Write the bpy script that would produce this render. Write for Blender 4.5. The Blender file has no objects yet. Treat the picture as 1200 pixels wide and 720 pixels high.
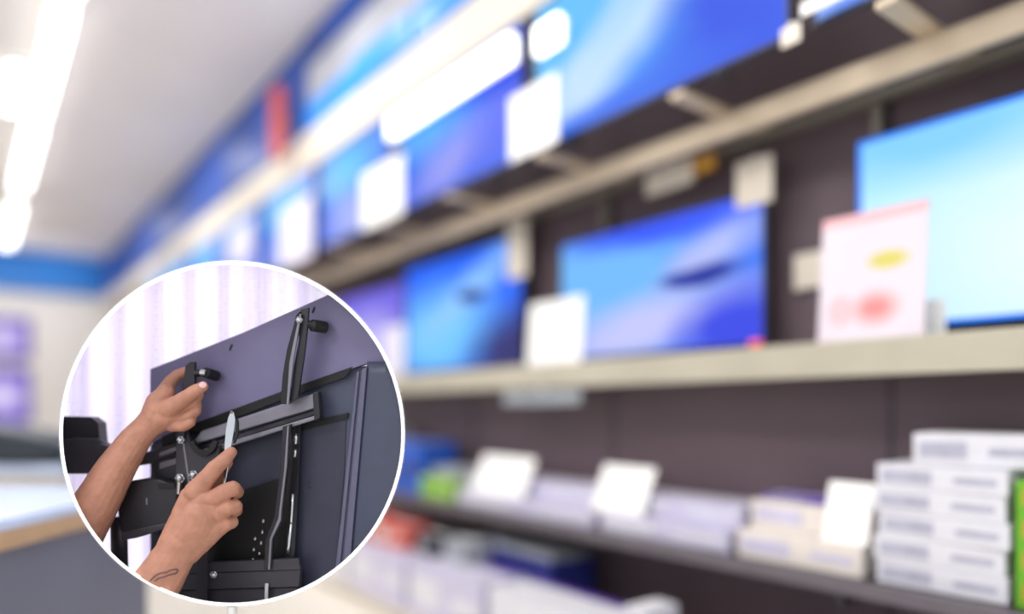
import bpy, bmesh, math, random
from mathutils import Vector, Matrix, noise
from mathutils.bvhtree import BVHTree

random.seed(7)
C = bpy.context.scene.collection
S = bpy.context.scene

# ------------------------------------------------------------------ camera, world, light, exposure
EYE = 1.3                       # eye height
F = 850.0                       # focal length in pixels of a 1200 px wide frame
TH = math.atan(640 / F)         # angle between the view and the run of the shelf wall
cam = bpy.data.cameras.new('camera')
cam_o = bpy.data.objects.new('camera', cam)
C.objects.link(cam_o)
cam_o.location = (0, 0, EYE)
cam_o.rotation_euler = (math.pi / 2, 0, 0)
cam.sensor_width = 36
cam.lens = 36 * F / 1200
cam.shift_y = 0.1
cam.clip_start = 0.05
cam.dof.use_dof = True
cam.dof.focus_distance = 1.55
cam.dof.aperture_fstop = 0.37
S.camera = cam_o

w = bpy.data.worlds.new('shop_air')
S.world = w
w.use_nodes = True
w.node_tree.nodes['Background'].inputs[0].default_value = (0.93, 0.95, 1.0, 1)
w.node_tree.nodes['Background'].inputs[1].default_value = 0.98
S.view_settings.view_transform = 'Standard'
S.view_settings.look = 'None'
S.view_settings.exposure = 0.0
S.view_settings.gamma = 1.0
S.view_settings.use_curve_mapping = False
try:
    S.cycles.use_denoising = True
except Exception:
    pass


def area(name, loc, target, sx, sy, power, col=(1, 1, 1)):
    l = bpy.data.lights.new(name, 'AREA')
    l.shape = 'RECTANGLE'
    l.size = sx
    l.size_y = sy
    l.energy = power
    l.color = col
    o = bpy.data.objects.new(name, l)
    C.objects.link(o)
    o.location = loc
    o.rotation_euler = (Vector(target) - Vector(loc)).to_track_quat('-Z', 'Y').to_euler()
    return o


# ------------------------------------------------------------------ frames of reference
DX = Vector((-math.sin(TH), math.cos(TH), 0))      # along the shelf wall, away from the camera
NX = Vector((math.cos(TH), math.sin(TH), 0))       # towards the shelf wall
ROT = -math.atan2(math.cos(TH), math.sin(TH))      # local +x = back towards the camera, local +y = into the wall
L = 2.9                                            # camera to wall


def P(s, a, z):
    """s metres along the wall, a metres out from it, z height"""
    v = DX * s + NX * (L - a)
    return Vector((v.x, v.y, z))


def SX(x, a):
    """s of the wall plane a at picture column x"""
    return (L - a) / math.tan(TH + math.atan((x - 600) / F))


def ZY(y, s, a):
    return EYE + (480 - y) / F * P(s, a, 0).y


# ------------------------------------------------------------------ materials
def lin(c):
    out = []
    for v in c[:3]:
        v = v / 255.0
        out.append(v / 12.92 if v <= 0.04045 else ((v + 0.055) / 1.055) ** 2.4)
    return (out[0], out[1], out[2], 1)


def mat(name, col, rough=0.5, metal=0.0, var=0.06, scale=8.0, bump=0.0, emit=None, spec=0.5, sub=0.0):
    m = bpy.data.materials.new(name)
    m.use_nodes = True
    nt = m.node_tree
    b = nt.nodes['Principled BSDF']
    c = lin(col)
    tc = nt.nodes.new('ShaderNodeTexCoord')
    no = nt.nodes.new('ShaderNodeTexNoise')
    no.inputs['Scale'].default_value = scale
    no.inputs['Detail'].default_value = 3
    nt.links.new(tc.outputs['Object'], no.inputs['Vector'])
    r = nt.nodes.new('ShaderNodeValToRGB')
    r.color_ramp.elements[0].position = 0.3
    r.color_ramp.elements[1].position = 0.7
    r.color_ramp.elements[0].color = tuple(max(0, v * (1 - var)) for v in c[:3]) + (1,)
    r.color_ramp.elements[1].color = tuple(min(1, v * (1 + var)) for v in c[:3]) + (1,)
    nt.links.new(no.outputs['Fac'], r.inputs['Fac'])
    nt.links.new(r.outputs['Color'], b.inputs['Base Color'])
    b.inputs['Roughness'].default_value = rough
    b.inputs['Metallic'].default_value = metal
    b.inputs['Specular IOR Level'].default_value = spec
    if sub:
        b.inputs['Subsurface Weight'].default_value = sub
        b.inputs['Subsurface Radius'].default_value = (0.012, 0.005, 0.003)
        b.inputs['Subsurface Scale'].default_value = 0.6
    if bump:
        bp = nt.nodes.new('ShaderNodeBump')
        bp.inputs['Strength'].default_value = bump
        bp.inputs['Distance'].default_value = 0.01
        nt.links.new(no.outputs['Fac'], bp.inputs['Height'])
        nt.links.new(bp.outputs['Normal'], b.inputs['Normal'])
    if emit:
        b.inputs['Emission Color'].default_value = lin(emit[0])
        b.inputs['Emission Strength'].default_value = emit[1]
    return m


def patch_mat(name, base, blobs, strength=1.0, emissive=True, rough=0.5):
    """a picture or print on the UV square, made of soft rotated ellipses:
    blob = (u, v, ru, rv, rotation degrees, sRGB colour, edge 0..1)"""
    m = bpy.data.materials.new(name)
    m.use_nodes = True
    nt = m.node_tree
    b = nt.nodes['Principled BSDF']
    uv = nt.nodes.new('ShaderNodeTexCoord')
    warp = nt.nodes.new('ShaderNodeTexNoise')
    warp.inputs['Scale'].default_value = 2.6
    nt.links.new(uv.outputs['UV'], warp.inputs['Vector'])
    amt = nt.nodes.new('ShaderNodeVectorMath')
    amt.operation = 'SCALE'
    amt.inputs['Scale'].default_value = 0.16 if emissive else 0.0
    sub = nt.nodes.new('ShaderNodeVectorMath')
    sub.operation = 'SUBTRACT'
    sub.inputs[1].default_value = (0.5, 0.5, 0.5)
    nt.links.new(warp.outputs['Color'], sub.inputs[0])
    nt.links.new(sub.outputs[0], amt.inputs[0])
    add = nt.nodes.new('ShaderNodeVectorMath')
    nt.links.new(uv.outputs['UV'], add.inputs[0])
    nt.links.new(amt.outputs[0], add.inputs[1])
    flat = nt.nodes.new('ShaderNodeVectorMath')
    flat.operation = 'MULTIPLY'
    flat.inputs[1].default_value = (1, 1, 0)
    nt.links.new(add.outputs[0], flat.inputs[0])
    col = None
    for (u, v, ru, rv, rot, c, edge) in blobs:
        mp = nt.nodes.new('ShaderNodeMapping')
        mp.vector_type = 'TEXTURE'
        mp.inputs['Location'].default_value = (u, v, 0)
        mp.inputs['Rotation'].default_value = (0, 0, math.radians(rot))
        mp.inputs['Scale'].default_value = (ru, rv, 1)
        nt.links.new(flat.outputs[0], mp.inputs['Vector'])
        g = nt.nodes.new('ShaderNodeTexGradient')
        g.gradient_type = 'SPHERICAL'
        nt.links.new(mp.outputs[0], g.inputs['Vector'])
        mr = nt.nodes.new('ShaderNodeMapRange')
        mr.inputs['From Min'].default_value = 0.0
        mr.inputs['From Max'].default_value = max(0.02, edge)
        nt.links.new(g.outputs['Fac'], mr.inputs['Value'])
        mx = nt.nodes.new('ShaderNodeMix')
        mx.data_type = 'RGBA'
        nt.links.new(mr.outputs['Result'], mx.inputs[0])
        if col is None:
            mx.inputs[6].default_value = lin(base)
        else:
            nt.links.new(col, mx.inputs[6])
        mx.inputs[7].default_value = lin(c)
        col = mx.outputs[2]
    if emissive:
        b.inputs['Base Color'].default_value = (0.01, 0.01, 0.012, 1)
        nt.links.new(col, b.inputs['Emission Color'])
        b.inputs['Emission Strength'].default_value = strength
        b.inputs['Roughness'].default_value = 0.35
        b.inputs['Specular IOR Level'].default_value = 0.15
    else:
        nt.links.new(col, b.inputs['Base Color'])
        b.inputs['Roughness'].default_value = rough
    return m


M = {}
M['ceiling'] = mat('ceiling_paint', (250, 245, 243), 0.8, var=0.02, scale=1.2)
M['floor'] = mat('pale_floor_tile', (236, 229, 214), 0.35, var=0.04, scale=1.5)
M['panel'] = mat('dark_wall_panel', (100, 84, 90), 0.55, var=0.10, scale=1.6)
M['cream'] = mat('cream_paint', (226, 217, 203), 0.6, var=0.04, scale=1.5)
M['blue'] = mat('dark_blue_fascia', (26, 76, 168), 0.5, var=0.25, scale=1.2)
M['back_blue'] = mat('bright_blue_fascia', (8, 124, 215), 0.5, var=0.1, scale=1)
M['cyan'] = mat('cyan_poster', (36, 150, 245), 0.4, var=0.12, scale=1.6)
M['grey_poster'] = mat('grey_poster', (170, 172, 182), 0.5, var=0.12, scale=1.6)
M['red'] = mat('red_sign', (205, 82, 66), 0.45, var=0.1, scale=4)
M['rail'] = mat('beige_metal', (200, 182, 158), 0.4, metal=0.1, var=0.06, scale=3)
M['shelf'] = mat('cream_shelf_metal', (182, 176, 158), 0.4, var=0.10, scale=2.2)
M['dark_shelf'] = mat('dark_shelf_metal', (66, 60, 66), 0.4, var=0.1, scale=4)
M['bracket'] = mat('bracket_metal', (128, 122, 112), 0.45, var=0.06)
M['black'] = mat('black_plastic', (22, 22, 26), 0.35, var=0.1)
M['soft_black'] = mat('soft_black_plastic', (40, 40, 48), 0.6, var=0.1)
M['tvcase'] = mat('tv_case_plastic', (30, 34, 60), 0.35, var=0.1)
M['paper'] = mat('white_card', (250, 250, 248), 0.6, var=0.01)
M['paper_cream'] = mat('cream_card', (226, 216, 200), 0.6, var=0.03)
M['paper_lilac'] = mat('lilac_card', (226, 222, 240), 0.6, var=0.02)
M['box_white'] = mat('white_carton', (222, 222, 230), 0.5, var=0.05, scale=14)
M['box_lilac'] = mat('lilac_carton', (202, 198, 222), 0.5, var=0.06, scale=14)
M['box_beige'] = mat('beige_carton', (230, 222, 214), 0.5, var=0.05, scale=14)
M['box_green'] = mat('green_carton', (110, 178, 40), 0.5, var=0.08, scale=12)
M['box_blue'] = mat('blue_carton', (34, 88, 190), 0.5, var=0.1, scale=10)
M['box_navy'] = mat('navy_carton', (34, 42, 120), 0.5, var=0.1, scale=10)
M['box_red'] = mat('red_carton', (204, 72, 54), 0.5, var=0.1, scale=10)
M['box_grey'] = mat('grey_carton', (150, 156, 162), 0.5, var=0.08, scale=10)
M['print'] = mat('carton_print', (178, 178, 196), 0.5, var=0.1, scale=20)
M['print_purple'] = mat('purple_print', (96, 60, 168), 0.5, var=0.1, scale=20)
M['orange'] = mat('orange_tag', (206, 150, 52), 0.5, var=0.1)
M['wood'] = mat('tan_wood', (196, 162, 126), 0.4, var=0.14, scale=6)
M['counter_top'] = mat('blue_reflection_counter', (206, 220, 246), 0.25, var=0.03)  # pale blue reflection painted into the colour of the glossy top
M['counter_front'] = mat('grey_counter_front', (112, 114, 130), 0.5, var=0.08, scale=2)
M['tube'] = mat('lit_tube', (255, 255, 255), 0.5, emit=((255, 252, 246), 4.6))
M['glare_bar'] = mat('glare_glow', (255, 255, 255), 0.5, emit=((255, 250, 246), 2.6))  # glow standing in for reflections on the upper screens
M['red_led'] = mat('red_led', (255, 80, 40), 0.5, emit=((225, 110, 70), 0.5))
M['metal_white'] = mat('white_enamel', (232, 232, 230), 0.4, var=0.02)


# ------------------------------------------------------------------ object helpers
def thing(name, label, cat, loc=(0, 0, 0), rotz=0.0, group=None):
    o = bpy.data.objects.new(name, None)
    o.empty_display_size = 0.05
    C.objects.link(o)
    o.location = loc
    o.rotation_euler = (0, 0, rotz)
    o['label'] = label
    o['category'] = cat
    if group:
        o['group'] = group
    return o


def obj(name, bm, m, parent=None, bevel=0.0, smooth=False, loc=None, rotz=0.0, seg=2):
    me = bpy.data.meshes.new(name)
    bmesh.ops.recalc_face_normals(bm, faces=bm.faces)
    bm.to_mesh(me)
    bm.free()
    if smooth:
        for p in me.polygons:
            p.use_smooth = True
    ms = m if isinstance(m, (list, tuple)) else [m]
    for x in ms:
        me.materials.append(x)
    o = bpy.data.objects.new(name, me)
    C.objects.link(o)
    if parent:
        o.parent = parent
    if loc is not None:
        o.location = loc
        o.rotation_euler = (0, 0, rotz)
    if bevel:
        b = o.modifiers.new('bevel', 'BEVEL')
        b.width = bevel
        b.segments = seg
        b.limit_method = 'ANGLE'
    return o


def tag(o, label, cat, group=None, kind=None):
    o['label'] = label
    o['category'] = cat
    if group:
        o['group'] = group
    if kind:
        o['kind'] = kind
    return o


def struct(o):
    o['kind'] = 'structure'
    return o


def bx(bm, x0, x1, y0, y1, z0, z1, mi=0, mtx=None):
    vs = [bm.verts.new((x, y, z)) for x in (x0, x1) for y in (y0, y1) for z in (z0, z1)]
    fs = [(0, 1, 3, 2), (4, 6, 7, 5), (0, 4, 5, 1), (2, 3, 7, 6), (0, 2, 6, 4), (1, 5, 7, 3)]
    for f in fs:
        face = bm.faces.new([vs[i] for i in f])
        face.material_index = mi
    if mtx:
        bmesh.ops.transform(bm, matrix=mtx, verts=vs)
    return vs


def box(x0, x1, y0, y1, z0, z1, mtx=None):
    bm = bmesh.new()
    bx(bm, x0, x1, y0, y1, z0, z1, 0, mtx)
    return bm


def uvbox(x0, x1, y0, y1, z0, z1):
    """a box whose UV runs over x and z"""
    bm = box(x0, x1, y0, y1, z0, z1)
    uv = bm.loops.layers.uv.new('UVMap')
    for f in bm.faces:
        for l in f.loops:
            l[uv].uv = ((l.vert.co.x - x0) / (x1 - x0), (l.vert.co.z - z0) / (z1 - z0))
    return bm


def tube(bm, pts, rads, seg=16, mi=0, cap=True):
    """swept tube through 3-D points"""
    rings = []
    pts = [Vector(p) for p in pts]
    for i, p in enumerate(pts):
        d = (pts[min(i + 1, len(pts) - 1)] - pts[max(i - 1, 0)]).normalized()
        up = Vector((0, 0, 1)) if abs(d.z) < 0.9 else Vector((0, 1, 0))
        a = d.cross(up).normalized()
        b = d.cross(a).normalized()
        r = rads[i] if isinstance(rads, (list, tuple)) else rads
        rings.append([bm.verts.new(p + a * (r * math.cos(2 * math.pi * k / seg)) + b * (r * math.sin(2 * math.pi * k / seg))) for k in range(seg)])
    for i in range(len(rings) - 1):
        for k in range(seg):
            f = bm.faces.new((rings[i][k], rings[i][(k + 1) % seg], rings[i + 1][(k + 1) % seg], rings[i + 1][k]))
            f.material_index = mi
    if cap:
        bm.faces.new(rings[0]).material_index = mi
        bm.faces.new(rings[-1]).material_index = mi


# ------------------------------------------------------------------ the room
HC = 4.55
SB = 18.0                       # the far wall


def shopbox(name, s0, s1, a0, a1, z0, z1, m, bevel=0.0):
    """a free box in the shelf frame; s0<s1, a0<a1"""
    bm = box(-(s1 - s0) / 2, (s1 - s0) / 2, -(a1 - a0) / 2, (a1 - a0) / 2, 0, z1 - z0)
    return obj(name, bm, m, bevel=bevel, loc=P((s0 + s1) / 2, (a0 + a1) / 2, z0), rotz=ROT)


struct(shopbox('floor', -4.0, SB + 0.2, -0.2, 12.0, -0.1, 0.0, M['floor']))
struct(shopbox('ceiling', -1.5, SB + 0.2, -0.2, 12.0, HC, HC + 0.1, M['ceiling']))
struct(shopbox('wall_right', -1.5, SB + 0.2, -0.12, 0.0, 0.0, HC, M['panel']))
struct(shopbox('wall_back', SB, SB + 0.12, 0.0, 12.0, 0.0, HC, mat('pale_back_wall', (246, 242, 238), 0.6, var=0.02, scale=1)))
struct(shopbox('trim_1', SB - 0.25, SB - 0.005, 0.55, 12.0, HC - 0.8, HC - 0.01, M['back_blue'], 0.01))
# seams of the dark wall panels
k = 0
for s in [0.0, 1.38, 2.9, 4.3, 5.7, 7.1, 8.5]:
    k += 1
    struct(shopbox('trim_%d' % (k + 1), s - 0.008, s + 0.008, 0.001, 0.008, 0.0, 2.6, M['dark_shelf']))

# fascia above the shelving
fas = thing('shop_fascia', 'long cream fascia with blue upper band running above the upper televisions', 'fascia', P(8, 0.28, 3.35), ROT)


def fpart(name, s0, s1, a0, a1, z0, z1, m, bevel=0.004):
    bm = box(8 - s1, 8 - s0, 0.28 - a1, 0.28 - a0, z0 - 3.35, z1 - 3.35)
    return obj(name, bm, m, fas, bevel)


fpart('cream_board', -1.4, SB - 0.3, 0.02, 0.50, 3.42, 3.74, M['cream'])
fpart('blue_band', 6.2, SB - 0.3, 0.02, 0.52, 3.745, HC - 0.012, M['blue'])
fpart('grey_band', -1.4, 6.19, 0.02, 0.50, 3.98, 4.32, M['grey_poster'])
fpart('cornice', -1.4, 6.19, 0.02, 0.54, 4.325, HC - 0.012, M['blue'])
posters = [(-0.6, 1.3), (1.4, 2.9), (3.0, 4.2), (4.3, 5.2)]
labs = ['cyan blue header poster above the large light blue upper television',
        'cyan blue header poster next along from the one above the large upper television',
        'cyan blue header poster above the television with the bright white bar',
        'short cyan blue header poster closest to the red blade sign']
for (s0, s1), lb in zip(posters, labs):
    o = shopbox('header_poster', s0, s1, 0.502, 0.52, 3.76, 3.99, M['cyan'], 0.003)
    tag(o, lb, 'poster', 'cyan header posters on the fascia')
fpart('lower_band', -1.4, 6.19, 0.02, 0.499, 3.745, 3.975, M['cyan'])

red = thing('blade_sign', 'narrow red upright sign hanging from the blue fascia near the ceiling', 'sign', P(6.45, 0.66, 3.55), ROT)
obj('sign_panel', box(-0.09, 0.09, -0.05, 0.03, 0.0, 0.62), M['red'], red, 0.01)
obj('wall_arm', box(-0.015, 0.015, 0.0305, 0.138, 0.28, 0.34), M['bracket'], red)

# ------------------------------------------------------------------ ceiling luminaires
AL = L - 0.62


def luminaire(s0, s1, a, lb):
    t = thing('tube_light', lb, 'ceiling light', P((s0 + s1) / 2, a, HC - 0.09), ROT, 'fluorescent lights along the ceiling')
    h = (s1 - s0) / 2
    obj('housing', box(-h, h, -0.10, 0.10, 0.045, 0.088), M['metal_white'], t, 0.004)
    bm = bmesh.new()
    for y in (-0.045, 0.045):
        tube(bm, [(-h + 0.03, y, 0.012), (h - 0.03, y, 0.012)], 0.034, 12)
    obj('tube', bm, M['tube'], t, smooth=True)
    for sx in (-1, 1):
        obj('end_cap', box(sx * (h - 0.015) - 0.015, sx * (h - 0.015) + 0.015, -0.095, 0.095, -0.022, 0.045), M['metal_white'], t, 0.003)


luminaire(13.4, 17.0, AL, 'ceiling light apart from the rest, lowest in the photo above the blue far wall')
luminaire(9.6, 12.6, AL, 'ceiling light next above the separate far one')
luminaire(6.6, 9.5, AL, 'long ceiling light running out at the top of the photo')
luminaire(8.0, 9.3, AL + 0.24, 'short ceiling light set beside the long row on its outer side')
luminaire(3.4, 6.5, AL, 'long ceiling light overhead, outside the photo')
luminaire(0.2, 3.3, AL, 'ceiling light straight above the camera')
for s0 in (2.0, 6.0, 10.0, 14.0):
    area('shop_light', P(s0, AL, HC - 0.14), P(s0, AL, 0), 3.4, 0.25, 54, (1, 0.98, 0.95))
area('far_wall_fill', P(15.6, 2.6, HC - 0.3), P(SB, 3.4, 2.4), 4.0, 0.3, 26, (1, 0.99, 0.97))  # unseen fill added to brighten the far wall
for s0 in (-2.2, 1.5, 5.0):
    area('aisle_light', P(s0, L + 1.6, HC - 0.3), P(s0 + 0.6, 0.2, 1.6), 2.6, 0.6, 40, (1, 0.98, 0.96))

# ------------------------------------------------------------------ shelving
rack = thing('display_rack', 'beige metal rack with a long front rail carrying the upper row of televisions', 'rack', P(4, 0, 2.4), ROT)


def rpart(name, s0, s1, a0, a1, z0, z1, m, bevel=0.004):
    bm = box(4 - s1, 4 - s0, -a1, -a0, z0 - 2.4, z1 - 2.4)
    return obj(name, bm, m, rack, bevel)


rpart('rail', -1.2, 14.5, 0.345, 0.38, 2.43, 2.53, M['rail'], 0.008)
rpart('top_board', -1.2, 14.5, 0.02, 0.10, 2.50, 2.53, M['bracket'])
for s in [0.25, 1.08, 1.90, 2.75, 3.6, 4.45, 5.3, 6.15, 7.0, 7.85, 8.7, 9.6, 10.5, 11.4, 12.3]:
    rpart('bracket', s - 0.035, s + 0.035, 0.02, 0.66, 2.531, 2.556, M['rail'])
for s in [1.41, 2.93, 5.0]:
    rpart('upright', s - 0.02, s + 0.02, 0.025, 0.06, 1.56, 2.5, M['bracket'])

sh = thing('display_shelf', 'long cream shelf under the middle row of televisions', 'shelf', P(4, 0, 1.42), ROT)
obj('board', box(-5, 5.0, -0.34, -0.025, 0.09, 0.128), M['shelf'], sh, 0.004)
obj('price_rail', box(-5, 5.0, -0.362, -0.341, 0.0, 0.13), M['shelf'], sh, 0.004)
for s in [0.1, 1.36, 2.9, 4.3, 5.7]:
    obj('bracket', box(4 - s - 0.015, 4 - s + 0.015, -0.31, -0.025, 0.015, 0.089), M['bracket'], sh, 0.003)

ls = thing('lower_shelf', 'dark metal shelf holding the cartons and price cards', 'shelf', P(3, 0, 0.68), ROT)
obj('board', box(-2.6, 3.6, -0.46, -0.025, 0.0, 0.028), M['dark_shelf'], ls, 0.003)
obj('front_edge', box(-2.6, 3.6, -0.482, -0.461, -0.02, 0.032), mat('grey_shelf_edge', (104, 98, 104), 0.4), ls, 0.003)
for s in [0.1, 1.36, 2.9, 4.3, 5.3]:
    obj('bracket', box(3 - s - 0.012, 3 - s + 0.012, -0.42, -0.025, -0.08, -0.001), M['dark_shelf'], ls, 0.003)

pl = thing('base_plinth', 'low cream plinth along the floor under the stacked cartons', 'plinth', P(4, 0, 0), ROT)
obj('deck', box(-7, 5.0, -0.78, -0.025, 0.03, 0.06), M['cream'], pl, 0.004)
obj('kickboard', box(-7, 5.0, -0.72, -0.69, 0.0, 0.0295), M['bracket'], pl, 0.002)

# ------------------------------------------------------------------ televisions
case_rim = mat('blue_lit_bezel', (30, 60, 150), 0.3, var=0.1)


def television(lb, s0, s1, af, z0, z1, scr, group, feet='shelf', rim=None, zs=None):
    s0, s1 = min(s0, s1), max(s0, s1)
    W = s1 - s0
    H = z1 - z0
    t = thing('television', lb, 'television', P((s0 + s1) / 2, af, z0), ROT, group)
    fz = 0.0
    h = W / 2
    obj('casing', box(-h + 0.004, h - 0.004, 0.006, 0.04, 0.004, H - 0.004), M['tvcase'], t, 0.004)
    obj('back_box', box(-h * 0.6, h * 0.6, 0.0405, 0.07, 0.08, H * 0.7), M['soft_black'], t, 0.006)
    bm = bmesh.new()
    b = 0.016
    bx(bm, -h, h, 0, 0.012, 0, b)
    bx(bm, -h, h, 0, 0.012, H - b, H)
    bx(bm, -h, -h + b, 0, 0.012, b, H - b)
    bx(bm, h - b, h, 0, 0.012, b, H - b)
    obj('bezel', bm, rim or M['tvcase'], t, 0.002)
    obj('screen', uvbox(-h + b + 0.001, h - b - 0.001, 0.003, 0.0055, b + 0.001, H - b - 0.001), scr, t)
    if feet and zs is not None:
        for sx in (-1, 1):
            bm = bmesh.new()
            bx(bm, sx * h * 0.6 - 0.012, sx * h * 0.6 + 0.012, -0.04, 0.07, zs - z0, zs - z0 + 0.012)
            bx(bm, sx * h * 0.6 - 0.010, sx * h * 0.6 + 0.010, 0.012, 0.036, zs - z0 + 0.012, 0.004)
            obj('foot', bm, M['black'], t, 0.002)
    return t


SCR = {}
SCR['a'] = patch_mat('screen_swirl_large', (42, 100, 242), [
    (0.15, 0.75, 0.95, 0.9, 0, (92, 190, 255), 0.7),
    (0.35, 0.42, 0.95, 0.26, 48, (196, 226, 255), 0.7),
    (0.55, 0.85, 0.7, 0.14, 62, (170, 215, 255), 0.8),
    (0.85, 0.35, 0.35, 0.8, 0, (40, 84, 232), 0.7),
    (0.35, 0.03, 0.6, 0.16, 8, (50, 110, 240), 0.7)], 1.0)
SCR['b'] = patch_mat('screen_swirl_violet', (44, 104, 242), [
    (0.25, 0.7, 0.5, 0.5, 0, (64, 168, 250), 0.8),
    (0.45, 0.2, 0.6, 0.28, 20, (140, 148, 240), 0.8),
    (0.9, 0.5, 0.3, 0.8, -20, (48, 84, 236), 0.8)], 1.0)
SCR['c'] = patch_mat('screen_swirl_cyan', (62, 116, 240), [
    (0.4, 0.75, 0.6, 0.45, 0, (70, 190, 250), 0.8),
    (0.5, 0.15, 0.6, 0.35, 0, (150, 164, 242), 0.8)], 1.0)
SCR['m1'] = patch_mat('screen_wave_dark', (32, 100, 244), [
    (0.30, 0.30, 0.7, 0.6, 20, (112, 194, 255), 0.7),
    (0.55, 0.62, 0.8, 0.2, 40, (140, 196, 255), 0.8),
    (1.0, 0.10, 0.5, 0.45, 20, (44, 44, 110), 0.6),
    (0.62, 0.62, 0.18, 0.08, 0, (24, 44, 140), 0.4)], 1.1)
SCR['m2'] = patch_mat('screen_wave', (62, 120, 246), [
    (0.22, 0.6, 0.75, 0.75, 0, (112, 184, 252), 0.6),
    (0.45, 0.18, 0.75, 0.30, 18, (194, 198, 250), 0.7),
    (0.78, 0.66, 0.4, 0.2, 50, (178, 190, 250), 0.7),
    (0.92, 0.12, 0.36, 0.36, 20, (54, 72, 228), 0.6),
    (0.55, 1.0, 0.7, 0.22, 0, (46, 84, 250), 0.6),
    (0.74, 0.52, 0.24, 0.09, 4, (28, 50, 160), 0.4)], 1.05)
SCR['m3'] = patch_mat('screen_bright', (188, 238, 255), [
    (0.9, 0.3, 1.0, 0.8, 0, (244, 250, 255), 0.7),
    (0.15, 0.95, 0.6, 0.3, 0, (130, 205, 255), 0.8)], 1.08)
SCR['far'] = patch_mat('screen_far_violet', (104, 70, 206), [
    (0.55, 0.5, 0.5, 0.45, 0, (236, 222, 255), 0.8)], 1.0)
SCR['m0'] = patch_mat('screen_lilac', (110, 96, 226), [
    (0.5, 0.45, 0.6, 0.5, 0, (184, 176, 250), 0.9)], 1.0)

zB, zT = 2.60, 3.33
ups = [(-0.05, 1.36, 'a', 'nearest upper row television, only its lower corner below the top of the photo'),
       (1.44, 2.87, 'a', 'largest upper row television with pale cyan swirl on blue screen'),
       (2.96, 4.32, 'b', 'upper row television with violet blue screen beneath the bright white bar'),
       (4.42, 5.66, 'c', 'upper row television with cyan and lavender screen between two hanging white cards'),
       (5.76, 7.06, 'c', 'upper row television below the red blade sign'),
       (7.16, 8.46, 'c', 'upper row television next beyond the one below the red sign'),
       (8.56, 9.86, 'c', 'upper row television second beyond the one below the red sign'),
       (9.96, 11.26, 'c', 'upper row television third beyond the one below the red sign'),
       (11.36, 12.66, 'c', 'upper row television furthest along the wall, over the round display case')]
for s0, s1, kx, lb in ups:
    television(lb, s0, s1, 0.60, zB, zT, SCR[kx], 'televisions of the upper row', zs=2.5565)

zM = 1.55
mid = [('lilac television of the middle row just past the rim of the round display case', 5.05, 6.3, 0.15, 1.58, 2.32, SCR['m0'], None, False),
       ('middle row television with dark lower corner, beside the lilac one', SX(475, .15), SX(612, .15), 0.15, 1.575, 2.40, SCR['m1'], None, True),
       ('middle row television with lavender wave and dark blue spot', SX(656, .15), SX(897, .15), 0.15, 1.575, 2.26, SCR['m2'], None, True),
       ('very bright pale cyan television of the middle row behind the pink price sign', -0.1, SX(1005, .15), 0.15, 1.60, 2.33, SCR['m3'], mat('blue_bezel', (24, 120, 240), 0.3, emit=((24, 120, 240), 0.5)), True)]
for lb, s0, s1, af, z0, z1, sc, rim, ft in mid:
    television(lb, s0, s1, af, z0, z1, sc, 'televisions of the middle row', rim=rim, zs=1.5495)

# glowing bars added in place of reflections on the upper screens
def glare_bar(s0, s1, z, lb, hh=0.06):
    t = thing('screen_glare', lb, 'light', P((s0 + s1) / 2, 0.64, z), ROT, 'glowing bars added for reflections at the upper screens')
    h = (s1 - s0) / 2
    obj('glare_face', box(-h, h, -0.05, -0.012, 0, hh * 2), M['glare_bar'], t, 0.012)
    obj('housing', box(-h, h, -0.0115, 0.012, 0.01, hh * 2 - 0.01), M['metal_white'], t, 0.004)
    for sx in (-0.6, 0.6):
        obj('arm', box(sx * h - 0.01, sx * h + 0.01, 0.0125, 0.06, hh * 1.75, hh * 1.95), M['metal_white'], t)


glare_bar(2.95, 4.30, 3.07, 'long glowing white bar added for the reflection across the top of the violet blue upper television', 0.075)
glare_bar(2.58, 2.76, 3.02, 'short round glowing bar added for the white highlight at the upper corner of the largest upper television', 0.07)

# ------------------------------------------------------------------ cards and tags
def card(name, lb, cat, x0, x1, y0, y1, a, m, lean=0.0, group=None, clip=None, thick=0.004, base_z=None, mount=None):
    """card whose picture box is x0..x1, y0..y1 on wall plane a; leans back by lean metres"""
    xm = (x0 + x1) / 2
    sm = SX(xm, a)
    s1, s0 = SX(x0, a), SX(x1, a)
    zt, zb = ZY(y0, sm, a), ZY(y1, sm, a)
    if base_z is not None:
        zb = base_z
    W = s1 - s0
    H = zt - zb
    t = thing(name, lb, cat, P((s0 + s1) / 2, a, zb), ROT, group)
    sk = Matrix.Identity(4)
    sk[1][2] = lean / H
    bm = uvbox(-W / 2, W / 2, 0, thick, 0, H)
    bmesh.ops.transform(bm, matrix=sk, verts=bm.verts)
    obj('card', bm, m, t, 0.0012)
    if mount == 'stand':
        bm = bmesh.new()
        bx(bm, -W * 0.3, W * 0.3, -0.012, thick + 0.03 + lean, 0.0, 0.004)
        obj('card_holder', bm, M['metal_white'], t)
    elif mount == 'hook':
        bm = bmesh.new()
        bx(bm, -0.012, 0.012, thick + lean, thick + lean + 0.03, H - 0.03, H + 0.012)
        obj('clip', bm, M['metal_white'], t, 0.002)
    return t


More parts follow.
